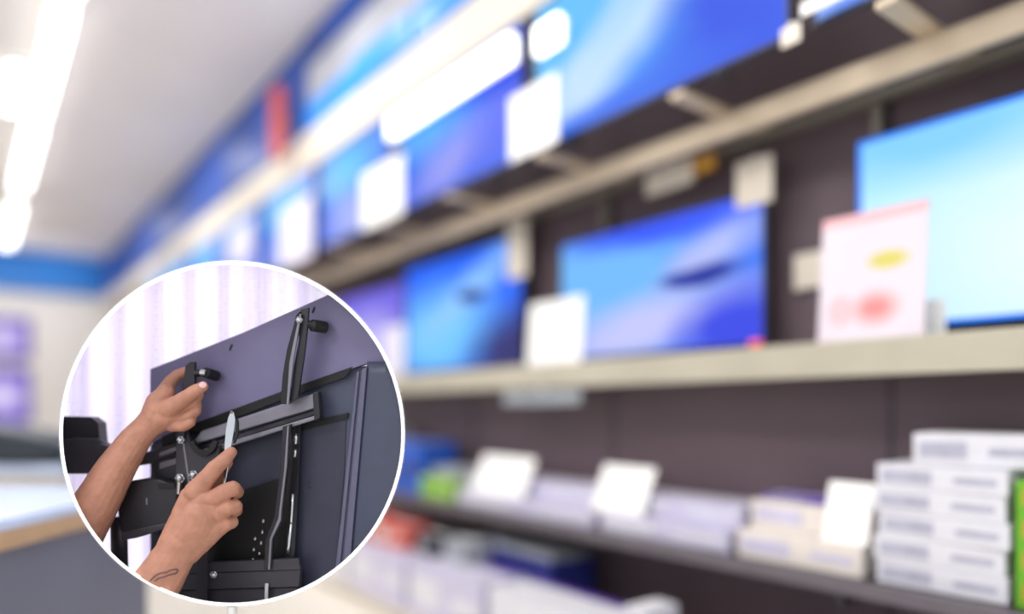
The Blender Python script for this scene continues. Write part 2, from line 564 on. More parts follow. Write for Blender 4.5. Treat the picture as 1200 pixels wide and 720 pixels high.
G1 = 'white cards hanging on the upper televisions'
card('price_card', 'big white card at the lower corner of the largest upper television', 'card', 597, 653, 100, 178, 0.665, M['paper'], group=G1, mount='hook')
card('price_card', 'white card between the violet upper television and the cyan lavender one', 'card', 424, 472, 192, 260, 0.665, M['paper'], group=G1, mount='hook')
card('price_card', 'lavender white card beyond the cyan lavender upper television', 'card', 328, 365, 238, 308, 0.665, M['paper_lilac'], group=G1, mount='hook')
card('price_card', 'small white card above the rim of the round display case', 'card', 268, 296, 264, 306, 0.665, M['paper_lilac'], group=G1, mount='hook')
card('price_tag', 'small white tag hanging at the top edge of the photo on the nearest upper screen', 'tag', 938, 990, -8, 8, 0.665, M['paper'], mount='hook')
card('price_tag', 'small round beige tag under the end of the largest upper television', 'tag', 915, 938, 30, 52, 0.665, M['paper_cream'], mount='hook')

card('price_card', 'white price card standing against the lower corner of the lavender wave television', 'card', 617, 680, 351, 431, 0.30, M['paper'], base_z=1.5495, lean=0.03, mount='stand')
card('price_card', 'cream card fixed to the top corner of the lavender wave television', 'card', 862, 905, 186, 240, 0.155, M['paper_cream'], mount='hook')
card('price_tag', 'wide cream tag on top of the lavender wave television', 'tag', 757, 812, 192, 222, 0.155, M['paper_cream'], mount='hook')
card('price_tag', 'small mustard yellow tag between two cream tags above the television', 'tag', 812, 838, 182, 202, 0.157, M['orange'], mount='hook')
card('price_card', 'narrow cream card at the top corner of the television with dark lower corner', 'card', 594, 617, 256, 326, 0.155, M['paper_cream'], mount='hook')
card('price_card', 'lavender white card standing beside the rim of the round display case', 'card', 447, 474, 382, 438, 0.25, M['paper_lilac'], base_z=1.5495, mount='stand')
card('wall_tag', 'small cream tag on the dark wall beside the pink price sign', 'tag', 930, 966, 296, 338, 0.03, M['paper_cream'], mount=None)

sign_m = patch_mat('price_sign_print', (226, 214, 224), [
    (0.5, 1.0, 1.4, 0.10, 0, (236, 184, 190), 0.3),
    (0.66, 0.60, 0.24, 0.09, 0, (208, 200, 96), 0.5),
    (0.22, 0.24, 0.16, 0.15, 0, (246, 190, 196), 0.4),
    (0.56, 0.24, 0.28, 0.17, 0, (236, 160, 160), 0.6),
    (0.56, 0.24, 0.18, 0.08, 0, (228, 132, 132), 0.8)], emissive=False, rough=0.5)
card('price_sign', 'large pink and white price sign with yellow patch and red figures', 'sign', 958, 1082, 244, 402, 0.33, sign_m, base_z=1.5495, lean=0.04, mount='stand', thick=0.006)
card('price_card', 'low white card tucked behind the foot of the pink price sign', 'card', 1060, 1108, 352, 400, 0.22, M['paper'], base_z=1.5495, mount='stand')
led = shopbox('standby_light', SX(893, .16), SX(879, .16), 0.155, 0.17, 1.575, 1.60, M['red_led'], 0.004)
tag(led, 'tiny orange red light at the lower corner of the lavender wave television', 'light')


# ------------------------------------------------------------------ cartons
def carton(lb, s0, s1, a0, a1, z0, z1, m, group=None, tilt=0.0, pr=None, name='carton'):
    t = thing(name, lb, 'box', P((s0 + s1) / 2, (a0 + a1) / 2, z0), ROT + tilt, group)
    W, D, H = s1 - s0, a1 - a0, z1 - z0
    obj('body', box(-W / 2, W / 2, -D / 2, D / 2, 0, H), m, t, 0.004)
    bm = bmesh.new()
    bx(bm, -W / 2 + 0.02, -W / 2 + W * 0.45, -D / 2 - 0.0012, -D / 2 + 0.001, H * 0.25, H * 0.75)
    obj('printed_label', bm, pr or M['print'], t)
    obj('printed_label', box(W * 0.12, W / 2 - 0.03, -D / 2 - 0.0012, -D / 2 + 0.001, H * 0.35, H * 0.6), pr or M['print'], t)
    bm = bmesh.new()
    bx(bm, -W / 2 + 0.004, W / 2 - 0.004, -0.014, 0.014, H - 0.001, H + 0.0008)
    obj('tape', bm, M['paper'], t)
    return t


zS = 0.709
G2 = 'white cartons stacked at the end of the lower shelf'
WS0, WS1 = SX(1181, 0.4), SX(1027, 0.4)
pos = ['bottom of', 'second from the bottom in', 'in the middle of', 'second from the top in', 'topmost flat one of']
for k in range(5):
    d = [0.0, 0.012, -0.008, 0.01, 0.0][k]
    carton('white carton, %s the tall stack with a leaning carton on it' % pos[k], WS0 + d, WS1 + d, 0.08, 0.40, zS + k * 0.0815, zS + k * 0.0815 + 0.0805, M['box_white'], G2, tilt=d * 2)
carton('pale carton resting askew on top of the tall white stack', WS0 - 0.05, WS1 - 0.10, 0.10, 0.38, zS + 5 * 0.0815 + 0.001, zS + 5 * 0.0815 + 0.105, M['box_white'], tilt=0.14)
gpos = ['bottom one of', 'second from the bottom of', 'third from the bottom of', 'top one of']
for k in range(4):
    carton('bright green carton, %s the green stack at the picture edge' % gpos[k], WS0 - 0.38, WS0 - 0.02, 0.06, 0.40, zS + k * 0.095, zS + k * 0.095 + 0.094, M['box_green'], 'green cartons at the shelf end', pr=M['orange'])
for k, lb in enumerate(['lower beige carton of the pair beside the tall white stack', 'upper beige carton of the pair beside the tall white stack']):
    carton(lb, 1.285, 1.79, 0.10, 0.41 - 0.09 * k, zS + k * 0.112, zS + k * 0.112 + 0.11, M['box_beige'], 'beige cartons', pr=M['box_lilac'])
carton('violet edged slim carton lying on the beige pair', 1.32, 1.76, 0.10, 0.30, zS + 0.225, zS + 0.245, M['print_purple'])
for k, lb in enumerate(['lower lilac carton of the middle pair on the dark shelf', 'upper lilac carton of the middle pair on the dark shelf']):
    carton(lb, 1.84, 2.58, 0.06, 0.41 - 0.09 * k, zS + k * 0.092, zS + k * 0.092 + 0.09, M['box_lilac'], 'lilac cartons', pr=M['box_white'])
for k, lb in enumerate(['lower lilac carton of the pair nearest the green and white carton', 'upper lilac carton of the pair nearest the green and white carton']):
    carton(lb, 2.64, 3.88, 0.06, 0.41 - 0.09 * k, zS + k * 0.092, zS + k * 0.092 + 0.09, M['box_lilac'], 'lilac cartons', pr=M['box_white'])
carton('small lime green carton on the dark shelf in front of the blue carton', 3.92, 4.30, 0.16, 0.44, zS, zS + 0.14, mat('lime_carton', (150, 190, 90), 0.5), pr=M['box_green'])
carton('pale grey carton lying on the lime green carton', 3.90, 4.28, 0.14, 0.36, zS + 0.142, zS + 0.20, M['box_grey'])
carton('blue carton standing behind the lime green carton', 4.34, 4.95, 0.12, 0.42, zS, zS + 0.36, M['box_blue'], pr=M['box_navy'])
carton('grey carton standing beyond the blue carton by the case rim', 5.0, 5.5, 0.12, 0.42, zS, zS + 0.44, M['box_grey'])

card('price_card', 'white price card on the lilac cartons nearest the lime carton', 'card', 552, 612, 536, 600, 0.395, M['paper'], lean=0.10, mount=None, base_z=0.8002)
card('price_card', 'white price card leaning on the middle lilac cartons', 'card', 692, 752, 548, 620, 0.395, M['paper'], lean=0.10, mount=None, base_z=0.8002)
card('price_card', 'white price card leaning on the beige cartons', 'card', 962, 1016, 567, 634, 0.395, M['paper'], lean=0.06, mount=None, base_z=0.8202)
card('price_tag', 'slim white tag dangling under the cream shelf near the blue carton', 'tag', 590, 680, 458, 474, 0.35, M['box_grey'], mount='hook')

# floor level row
zP = 0.0605
row = [(0.5, 1.3, M['box_lilac']), (1.35, 2.15, M['box_lilac']), (2.2, 3.05, M['box_white']), (3.12, 3.9, M['box_lilac']), (3.96, 4.75, M['box_lilac']), (4.82, 5.6, M['box_white']), (5.66, 6.5, M['box_lilac']), (6.56, 7.4, M['box_white'])]
names = ['white topped floor carton below the green stack', 'white floor carton below the beige cartons', 'pale floor carton with a purple top below the middle lilac cartons', 'large lilac floor carton in front of the navy carton',
         'large lilac floor carton below the red carton', 'white floor carton below the blue carton', 'lilac floor carton closest to the rim of the round case', 'white floor carton beyond the lilac one by the case rim']
for (s0, s1, m), lb in zip(row, names):
    h = 0.33 if s0 > 2.0 else 0.26
    t = carton(lb, s0, s1, 0.45, 0.75, zP, zP + h, m, 'large cartons along the plinth', pr=M['box_white'])
    W = s1 - s0
    obj('purple_strip', box(-W / 2 + 0.01, W / 2 - 0.01, 0.09, 0.148, h, h + 0.0015), M['print_purple'], t)
zR = zP + 0.332
carton('navy blue carton behind the lilac floor cartons', 2.95, 3.75, 0.10, 0.42, zP, zP + 0.42, M['box_navy'], pr=M['box_blue'])
carton('flat grey carton lying on the navy carton', 2.97, 3.7, 0.12, 0.40, zP + 0.4205, zP + 0.46, M['box_grey'])
carton('small white carton lying on the floor cartons at the bottom of the photo', 2.02, 2.14, 0.5, 0.7, zP + 0.262, zP + 0.42, M['box_white'])
carton('small red carton standing on the floor cartons', 4.12, 4.55, 0.46, 0.66, zR, zR + 0.15, M['box_red'], pr=M['box_beige'])
carton('small red and grey carton farther along behind the case rim', 4.6, 4.98, 0.46, 0.66, zR, zR + 0.17, M['box_red'], pr=M['box_grey'])
carton('small dark carton beside the red carton', 3.8, 4.05, 0.44, 0.62, zR, zR + 0.13, M['soft_black'], pr=M['box_grey'])
carton('small pale grey carton between the dark and navy cartons', 3.5, 3.74, 0.42, 0.60, zR, zR + 0.13, M['box_grey'])

# ------------------------------------------------------------------ far wall and the other side of the aisle
def far_tv(lb, x0, x1, y0, y1):
    # on the far wall: plane s = SB - 0.1
    s = SB - 0.08
    def aat(x):
        ph = TH + math.atan((x - 600) / F)
        return L - s * math.tan(ph)
    a0, a1 = aat(x1), aat(x0)
    D = P(s, (a0 + a1) / 2, 0).y
    zt, zb = EYE + (480 - y0) / F * D, EYE + (480 - y1) / F * D
    t = thing('television', lb, 'television', P(s, (a0 + a1) / 2, zb), ROT + math.pi / 2, 'violet televisions on the far wall')
    W, H = a1 - a0, zt - zb
    obj('casing', box(-W / 2, W / 2, 0.006, 0.07, 0, H), M['tvcase'], t, 0.01)
    obj('screen', uvbox(-W / 2 + 0.03, W / 2 - 0.03, 0.0, 0.0055, 0.03, H - 0.03), SCR['far'], t)


far_tv('upper of the two glowing violet televisions on the far wall', -40, 36, 372, 420)
far_tv('lower of the two glowing violet televisions on the far wall', -40, 36, 432, 496)

ct = thing('shop_counter', 'grey fronted counter with tan wood edge and top coloured as a pale blue reflection', 'counter', (-2.1, 1.9, 0), 0)
obj('cabinet_body', box(-0.5, 0.57, -1.2, 1.15, 0.0, 0.88), M['counter_front'], ct, 0.006)
obj('wood_edge', box(-0.55, 0.60, -1.25, 1.18, 0.881, 0.94), M['wood'], ct, 0.006)
obj('counter_top', box(-0.55, 0.60, -1.25, 1.18, 0.941, 0.975), M['counter_top'], ct, 0.004)

pz = thing('display_plinth', 'plain cream display plinth behind the shop counter', 'plinth', (-2.95, 4.1, 0), 0)
obj('plinth_body', box(-0.6, 0.62, -0.35, 0.35, 0, 0.96), M['cream'], pz, 0.01)
obj('plinth_top', box(-0.63, 0.65, -0.38, 0.38, 0.961, 1.015), M['counter_top'], pz, 0.006)

bm = bmesh.new()
prof = [(-0.62, 0.0), (0.34, 0.0), (0.50, 0.03), (0.55, 0.08), (0.50, 0.13), (0.20, 0.18), (-0.25, 0.235), (-0.62, 0.25)]
vf = [bm.verts.new((x, -0.2, z)) for x, z in prof]
vb = [bm.verts.new((x, 0.2, z)) for x, z in prof]
bm.faces.new(vf)
bm.faces.new(vb[::-1])
for i in range(len(prof)):
    j = (i + 1) % len(prof)
    bm.faces.new((vf[i], vf[j], vb[j], vb[i]))
o = obj('speaker_dock', bm, mat('dark_teal_plastic', (44, 52, 62), 0.5), None, 0.02, loc=(-2.84, 3.9, 1.0165), seg=3)
tag(o, 'dark sloping audio unit lying on the cream display plinth', 'speaker')

# ------------------------------------------------------------------ the round display case, built to hold the inset work scene
D0 = 1.49
CU, CV, RO, RI = 272.0, 508.5, 202.2, 198.6


def I(u, v, w):
    d = D0 + w
    return Vector(((u - 600) / F * d, d, EYE + (480 - v) / F * d))


def px(n, w=0.1):
    return n * (D0 + w) / F


def clip_case(bm, r=199.8, n=64):
    """cut a mesh off where it meets the wall of the round case"""
    for k in range(n):
        a = 2 * math.pi * (k + 0.5) / n
        c, s_ = math.cos(a), math.sin(a)
        pu, pv = CU + r * c, CV + r * s_
        p1 = I(pu - 50 * s_, pv + 50 * c, 0)
        p2 = I(pu + 50 * s_, pv - 50 * c, 0)
        eye = Vector((0, 0, EYE))
        nrm = (p1 - eye).cross(p2 - eye).normalized()
        mid_ = I(CU, CV, 0) - eye
        if nrm.dot(mid_) > 0:
            nrm = -nrm
        geom = bm.verts[:] + bm.edges[:] + bm.faces[:]
        res = bmesh.ops.bisect_plane(bm, geom=geom, dist=1e-6, plane_co=eye, plane_no=nrm, clear_outer=True)
        cut = [e for e in res['geom_cut'] if isinstance(e, bmesh.types.BMEdge) and e.is_valid and e.is_boundary]
        if cut:
            try:
                bmesh.ops.edgeloop_fill(bm, edges=cut)
            except Exception:
                pass


def iobj(name, bm, m, parent, bevel=0.0, smooth=False, clip=True, seg=2):
    if clip:
        clip_case(bm)
    if parent is not None:
        bmesh.ops.translate(bm, verts=bm.verts, vec=-parent.location)
    return obj(name, bm, m, parent, bevel, smooth, seg=seg)


def prism(bm, poly, w, th, mi=0):
    """plate with outline poly (picture pixels) facing the viewer, w its depth (number or function), th thickness"""
    wf = w if callable(w) else (lambda u, v: w)
    f = [bm.verts.new(I(u, v, wf(u, v))) for u, v in poly]
    b = [bm.verts.new(I(u, v, wf(u, v)) + Vector((0, th, 0))) for u, v in poly]
    n = len(poly)
    bm.faces.new(f).material_index = mi
    bm.faces.new(b[::-1]).material_index = mi
    for i in range(n):
        j = (i + 1) % n
        bm.faces.new((f[i], f[j], b[j], b[i])).material_index = mi


def TW(u, v=0):
    """depth of the television's back: its far end leans away"""
    return 0.205 - (u - 180) * 0.00047


def ring_pts(r, w, n=128):
    return [I(CU + r * math.cos(2 * math.pi * k / n), CV + r * math.sin(2 * math.pi * k / n), w) for k in range(n)]


def lathe_rings(bm, rings, close=True):
    vs = [[bm.verts.new(p) for p in r] for r in rings]
    n = len(vs[0])
    m_ = len(vs)
    for i in range(m_ if close else m_ - 1):
        a, b = vs[i], vs[(i + 1) % m_]
        for k in range(n):
            bm.faces.new((a[k], a[(k + 1) % n], b[(k + 1) % n], b[k]))
    return vs


WB = 0.34
case = thing('display_case', 'round white rimmed display case on a post, built to hold the inset television fitting scene', 'display case', I(CU, CV, 0.15))
case.location.z = 0
rim_glow = mat('rim_glow', (255, 255, 255), 0.4, var=0.0, emit=((255, 255, 255), 0.9))  # glow added so the plain ring shows pure white
bm = bmesh.new()
lathe_rings(bm, [ring_pts(RI, -0.006), ring_pts(RO - 0.3, -0.006), ring_pts(RO, -0.003), ring_pts(RO, 0.010), ring_pts(RI, 0.010)])
iobj('rim', bm, rim_glow, case, clip=False, smooth=False)
bm = bmesh.new()
lathe_rings(bm, [ring_pts(RI + 2.6, 0.0105), ring_pts(RO - 0.5, 0.0105), ring_pts(RO - 0.5, WB), ring_pts(RI + 2.6, WB)])
iobj('shell', bm, M['metal_white'], case, clip=False, smooth=False)
bm = bmesh.new()
bm.faces.new([bm.verts.new(p) for p in ring_pts(RO - 0.5, WB + 0.001)])
bm.faces.new([bm.verts.new(p) for p in ring_pts(RO - 0.5, WB + 0.012)])
iobj('back_panel', bm, mat('case_back_glow', (236, 234, 244), 0.6, var=0.01, emit=((254, 251, 255), 1.15)), case, clip=False)  # glowing surface added to light the curtain from behind
bm = bmesh.new()
zb = I(CU, CV + RO, 0.02).z
pc = I(CU, CV, 0.02)
pc2 = Vector((pc.x, pc.y, 0))
tube(bm, [(pc.x, pc.y, zb + 0.001 - 0.0015), (pc.x, pc.y, 0.02)], 0.010, 20)
iobj('post', bm, M['metal_white'], case, clip=False, smooth=True)
bm = bmesh.new()
tube(bm, [(pc.x, pc.y, 0.02), (pc.x, pc.y, 0.012), (pc.x, pc.y, 0.0)], [0.10, 0.19, 0.20], 40)
iobj('foot_plate', bm, M['metal_white'], case, clip=False)

# unseen fill light added to brighten the scene in the case
area('case_front_fill', (-1.5, 0.55, 2.25), I(240, 520, 0.12), 0.5, 0.35, 8, (0.97, 0.95, 1.0))

# curtain
cm = bpy.data.materials.new('lace_curtain')
cm.use_nodes = True
nt = cm.node_tree
for n_ in list(nt.nodes):
    nt.nodes.remove(n_)
out = nt.nodes.new('ShaderNodeOutputMaterial')
mix = nt.nodes.new('ShaderNodeMixShader')
di = nt.nodes.new('ShaderNodeBsdfDiffuse')
tr = nt.nodes.new('ShaderNodeBsdfTranslucent')
tc = nt.nodes.new('ShaderNodeTexCoord')
vo = nt.nodes.new('ShaderNodeTexVoronoi')
vo.inputs['Scale'].default_value = 95
vo.inputs['Randomness'].default_value = 0.25
nt.links.new(tc.outputs['Object'], vo.inputs['Vector'])
rp = nt.nodes.new('ShaderNodeValToRGB')
rp.color_ramp.elements[0].position = 0.05
rp.color_ramp.elements[1].position = 0.35
rp.color_ramp.elements[0].color = lin((206, 202, 220))
rp.color_ramp.elements[1].color = lin((252, 250, 255))
nt.links.new(vo.outputs['Distance'], rp.inputs['Fac'])
wv = nt.nodes.new('ShaderNodeTexWave')  # soft lilac bands paint the shading of the folds into the cloth
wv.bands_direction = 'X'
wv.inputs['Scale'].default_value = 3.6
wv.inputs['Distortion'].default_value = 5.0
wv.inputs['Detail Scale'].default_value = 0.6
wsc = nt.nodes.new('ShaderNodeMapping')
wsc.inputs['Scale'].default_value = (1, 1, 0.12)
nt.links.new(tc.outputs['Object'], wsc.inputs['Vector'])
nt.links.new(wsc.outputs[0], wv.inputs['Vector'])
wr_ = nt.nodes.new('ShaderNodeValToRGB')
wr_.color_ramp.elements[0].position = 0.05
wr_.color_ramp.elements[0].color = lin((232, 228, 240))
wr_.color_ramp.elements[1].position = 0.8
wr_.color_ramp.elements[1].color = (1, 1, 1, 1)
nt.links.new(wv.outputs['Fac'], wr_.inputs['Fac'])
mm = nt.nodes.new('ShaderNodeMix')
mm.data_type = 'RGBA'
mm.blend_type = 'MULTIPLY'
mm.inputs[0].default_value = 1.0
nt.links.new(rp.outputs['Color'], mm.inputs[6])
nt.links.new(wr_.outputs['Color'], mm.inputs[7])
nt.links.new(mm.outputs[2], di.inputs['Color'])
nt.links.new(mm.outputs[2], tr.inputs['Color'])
mix.inputs[0].default_value = 0.55
nt.links.new(di.outputs[0], mix.inputs[1])
nt.links.new(tr.outputs[0], mix.inputs[2])
nt.links.new(mix.outputs[0], out.inputs[0])
bm = bmesh.new()
NU, NV = 150, 40
g = []
for i in range(NU + 1):
    u = 60 + 300 * i / NU * 1.15
    fold = 0.012 * math.sin(u * 0.13) + 0.004 * math.sin(u * 0.43 + 1) + 0.008 * math.sin(u * 0.061)
    g.append([bm.verts.new(I(u, 295 + 430 * j / NV, 0.285 + fold * (0.7 + 0.3 * j / NV))) for j in range(NV + 1)])
for i in range(NU):
    for j in range(NV):
        bm.faces.new((g[i][j], g[i + 1][j], g[i + 1][j + 1], g[i][j + 1]))
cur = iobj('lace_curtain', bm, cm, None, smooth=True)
tag(cur, 'white and lilac lace curtain hanging in folds behind the television being fitted', 'curtain')

# the television seen from behind
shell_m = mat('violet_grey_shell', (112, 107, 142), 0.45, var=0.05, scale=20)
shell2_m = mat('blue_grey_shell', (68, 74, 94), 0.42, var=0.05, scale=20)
recess_m = mat('dark_recess', (50, 52, 70), 0.5, var=0.08, scale=20)
deep_m = mat('deep_black', (14, 14, 18), 0.6, var=0.1)
bracket_m = mat('bracket_black', (32, 31, 38), 0.38, var=0.1, scale=30)
arm_m = mat('mount_dark_grey', (52, 50, 58), 0.45, var=0.1, scale=25)
alu_m = mat('rail_grey_metal', (128, 126, 138), 0.35, metal=0.3, var=0.06, scale=25)
chrome = mat('bright_steel', (214, 218, 222), 0.18, metal=1.0, var=0.05)
tvb = thing('flat_screen_television', 'back of a violet grey flat screen television tilted over the wall mount', 'television', I(330, 560, 0.16))
bm = bmesh.new()
prism(bm, [(176, 433), (285, 390), (386, 345), (500, 290), (500, 420), (430, 426), (230, 497), (176, 520)], TW, 0.03)
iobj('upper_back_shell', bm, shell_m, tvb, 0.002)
bm = bmesh.new()
prism(bm, [(176, 521), (230, 498.5), (416, 431.5), (434, 428), (440, 450), (418, 610), (400, 730), (176, 730)], lambda u, v: TW(u) + 0.012, 0.02)
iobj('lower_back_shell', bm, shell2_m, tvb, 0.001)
bm = bmesh.new()
gs = []
for i in range(25):
    t = i / 24.0
    col = []
    for j in range(21):
        v = 424 + 306 * j / 20
        u = 430 - 0.085 * (v - 428) + t * (74 + 0.085 * (v - 428))
        bulge = 0.012 * math.sin(math.pi * min(1, t * 1.15)) - 0.035 * max(0, t - 0.5) ** 1.5
        col.append(bm.verts.new(I(u, v, TW(u) - 0.002 - bulge)))
    gs.append(col)
for i in range(24):
    for j in range(20):
        bm.faces.new((gs[i][j], gs[i + 1][j], gs[i + 1][j + 1], gs[i][j + 1]))
ext = bmesh.ops.extrude_face_region(bm, geom=bm.faces[:])
bmesh.ops.translate(bm, verts=[e for e in ext['geom'] if isinstance(e, bmesh.types.BMVert)], vec=(0, 0.03, 0))
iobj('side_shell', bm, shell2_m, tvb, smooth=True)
bm = bmesh.new()
prism(bm, [(419, 437), (426, 434), (398, 730), (389, 730)], lambda u, v: TW(u) - 0.002, 0.015)
iobj('groove', bm, shell2_m, tvb)
bm = bmesh.new()
prism(bm, [(190, 512), (232, 495), (330, 459), (413, 430), (405, 442), (330, 469), (232, 507), (190, 526)], lambda u, v: TW(u) - 0.003, 0.004)
iobj('vent_slot', bm, deep_m, tvb)
bm = bmesh.new()
for (t0, t1, b0, b1, dw) in [((418, 436), (421, 436), 386, 392, -0.006), ((424, 433), (430, 430), 395, 404, -0.008)]:
    prism(bm, [t0, t1, (b1, 730), (b0, 730)], lambda u, v, dw=dw: TW(u) + dw, 0.02)
iobj('ridge', bm, mat('ridge_grey', (92, 92, 116), 0.45), tvb, 0.0015)
bm = bmesh.new()
prism(bm, [(346, 503), (406, 489), (403, 560), (393, 672), (388, 690), (338, 690)], lambda u, v: TW(u) + 0.009, 0.003)
iobj('inner_panel', bm, recess_m, tvb, 0.0005)
bm = bmesh.new()
prism(bm, [(340, 500), (408, 484), (407, 491), (344, 508)], lambda u, v: TW(u) + 0.006, 0.005)
iobj('panel_lip', bm, deep_m, tvb)
bm = bmesh.new()
prism(bm, [(186, 540), (335, 498), (329, 560), (284, 588), (280, 600), (186, 640)], lambda u, v: TW(u) + 0.008, 0.003)
iobj('centre_panel', bm, recess_m, tvb, 0.0005)
bm = bmesh.new()
prism(bm, [(236, 590), (330, 560), (338, 500), (352, 498), (347, 600), (342, 730), (236, 730)], lambda u, v: TW(u) + 0.004, 0.004)
iobj('connector_bay', bm, deep_m, tvb)
bm = bmesh.new()
for (u, v) in [(270, 408), (367, 364)]:
    tube(bm, [I(u + 2, v - 4, TW(u) - 0.001), I(u - 1, v + 3, TW(u) - 0.001)], [px(1.3), px(1.1)], 8)
iobj('screw_hole', bm, deep_m, tvb)
for (u, v) in [(308.5, 611), (307.5, 624), (299, 632), (306, 637), (297.5, 645), (304, 650), (296.5, 657)]:
    bm = bmesh.new()
    bmesh.ops.create_icosphere(bm, subdivisions=2, radius=px(1.9))
    bmesh.ops.scale(bm, verts=bm.verts, vec=(0.7, 0.5, 1.35))
    bmesh.ops.translate(bm, verts=bm.verts, vec=I(u, v, TW(u) + 0.0))
    iobj('socket', bm, chrome, tvb, smooth=True)
bm = bmesh.new()
for (u, v) in [(362, 566), (363, 572)]:
    bmesh.ops.create_icosphere(bm, subdivisions=1, radius=px(1.0), matrix=Matrix.Translation(I(u, v, TW(u) + 0.008)))
iobj('screw', bm, deep_m, tvb)

# the wall mount
mt = thing('wall_mount', 'black articulated wall mount with grey cross rail behind the television', 'wall mount', I(250, 600, 0.12))


def MW(d):
    return lambda u, v: TW(u) - d


# cross rail, an aluminium profile of three steps
bm = bmesh.new()
prism(bm, [(186, 531), (228, 516), (236, 505), (366, 462), (371, 466), (371, 478), (232, 520), (186, 536)], MW(0.030), 0.02)
iobj('cross_rail', bm, alu_m, mt, 0.003, seg=3)
bm = bmesh.new()
prism(bm, [(186, 538), (232, 524), (371, 481), (371, 486), (232, 529), (186, 543)], MW(0.026), 0.014)
iobj('rail_groove', bm, bracket_m, mt, 0.001)
bm = bmesh.new()
prism(bm, [(186, 543), (232, 529), (370, 487), (369, 492), (240, 533), (186, 551)], MW(0.032), 0.016)
iobj('rail_lower_lip', bm, alu_m, mt, 0.002)
bm = bmesh.new()
prism(bm, [(366, 461), (373, 459), (375, 490), (368, 494)], MW(0.034), 0.03)
iobj('end_cap', bm, bracket_m, mt, 0.002)

# the vertical hook arms
bm = bmesh.new()
prism(bm, [(352, 363), (362, 360), (360, 385), (356, 420), (349, 466), (339, 474), (344, 430), (350, 400)], MW(0.055), 0.010)
iobj('hook_arm', bm, bracket_m, mt, 0.0015)
bm = bmesh.new()
prism(bm, [(347, 369), (351.5, 365), (349, 392), (343, 410), (338, 440), (335, 474), (328.5, 474), (331, 440), (336, 410), (343, 385)], MW(0.060), 0.010)
iobj('hook_arm', bm, deep_m, mt, 0.001)
bm = bmesh.new()
prism(bm, [(351, 368), (353, 368), (344, 420), (338, 474), (335.5, 474), (339, 425), (344, 400)], MW(0.064), 0.006)
iobj('arm_edge', bm, alu_m, mt, 0.0005)
bm = bmesh.new()
prism(bm, [(331, 500), (341, 497), (338, 540), (332, 590), (331, 610), (320, 632), (318, 668), (309, 668), (311, 632), (321, 606), (327, 560)], MW(0.045), 0.010)
iobj('lower_arm', bm, bracket_m, mt, 0.0015)
bm = bmesh.new()
prism(bm, [(336.5, 500), (338.5, 499), (336, 545), (329.5, 600), (329, 610), (318.5, 632), (316, 668), (314, 668), (316, 632), (326, 608), (333, 550)], MW(0.049), 0.004)
iobj('arm_edge', bm, alu_m, mt, 0.0005)
bm = bmesh.new()
prism(bm, [(344, 500), (352, 497), (350, 560), (345, 655), (334, 660), (338, 600)], MW(0.012), 0.006)
iobj('slotted_strip', bm, bracket_m, mt, 0.001)
for (u0, v0, u1, v1, r) in [(347, 510, 346.5, 520, 2.2), (346, 528, 345.5, 535, 2.0), (343, 580, 341.5, 612, 1.7), (341, 614, 337.5, 650, 1.9)]:
    bm = bmesh.new()
    tube(bm, [I(u0, v0 - 1.5, TW(u0) - 0.013), I(u0, v0, TW(u0) - 0.015), I(u1, v1, TW(u1) - 0.015), I(u1, v1 + 1.5, TW(u1) - 0.013)], [px(r * .4), px(r), px(r), px(r * .4)], 10)
    iobj('slot', bm, chrome, mt, smooth=True)
# left hook arm held by the hand
bm = bmesh.new()
prism(bm, [(217, 429), (223, 424), (228, 424), (228, 450), (220, 484), (214, 520), (206, 520), (211, 484), (214, 452)], MW(0.055), 0.012)
iobj('hook_arm', bm, bracket_m, mt, 0.0015)
bm = bmesh.new()
prism(bm, [(206, 508), (219, 505), (224, 520), (232, 532), (244, 534), (252, 524), (258, 522), (256, 536), (246, 566), (244, 600), (242, 706), (230, 706), (231, 600), (226, 588), (206, 580)], MW(0.046), 0.010)
iobj('mount_plate', bm, arm_m, mt, 0.002)
bm = bmesh.new()
prism(bm, [(214, 520), (216, 520), (225, 584), (223, 584)], MW(0.0475), 0.002)
iobj('plate_edge', bm, alu_m, mt)
# curved saddle
bm = bmesh.new()
arc = [(238 + 17 * math.cos(t), 514 + 21 * math.sin(t)) for t in [math.radians(x) for x in range(10, 171, 16)]]
arc2 = [(238 + 11 * math.cos(t), 514 + 14 * math.sin(t)) for t in [math.radians(x) for x in range(170, 9, -16)]]
prism(bm, arc + arc2, MW(0.056), 0.012)
iobj('saddle', bm, deep_m, mt, 0.001)
# bottom rail
bm = bmesh.new()
prism(bm, [(212, 661), (350, 655), (352, 668), (212, 672)], MW(0.040), 0.014)
prism(bm, [(206, 674), (352, 668), (350, 688), (206, 692)], MW(0.036), 0.02)
prism(bm, [(200, 693), (350, 689), (340, 722), (200, 722)], MW(0.026), 0.02)
iobj('bottom_rail', bm, arm_m, mt, 0.002)
bm = bmesh.new()
prism(bm, [(310.5, 684), (314.5, 684), (313.5, 716), (309.5, 716)], MW(0.042), 0.006)
iobj('locking_pin', bm, chrome, mt, 0.001)
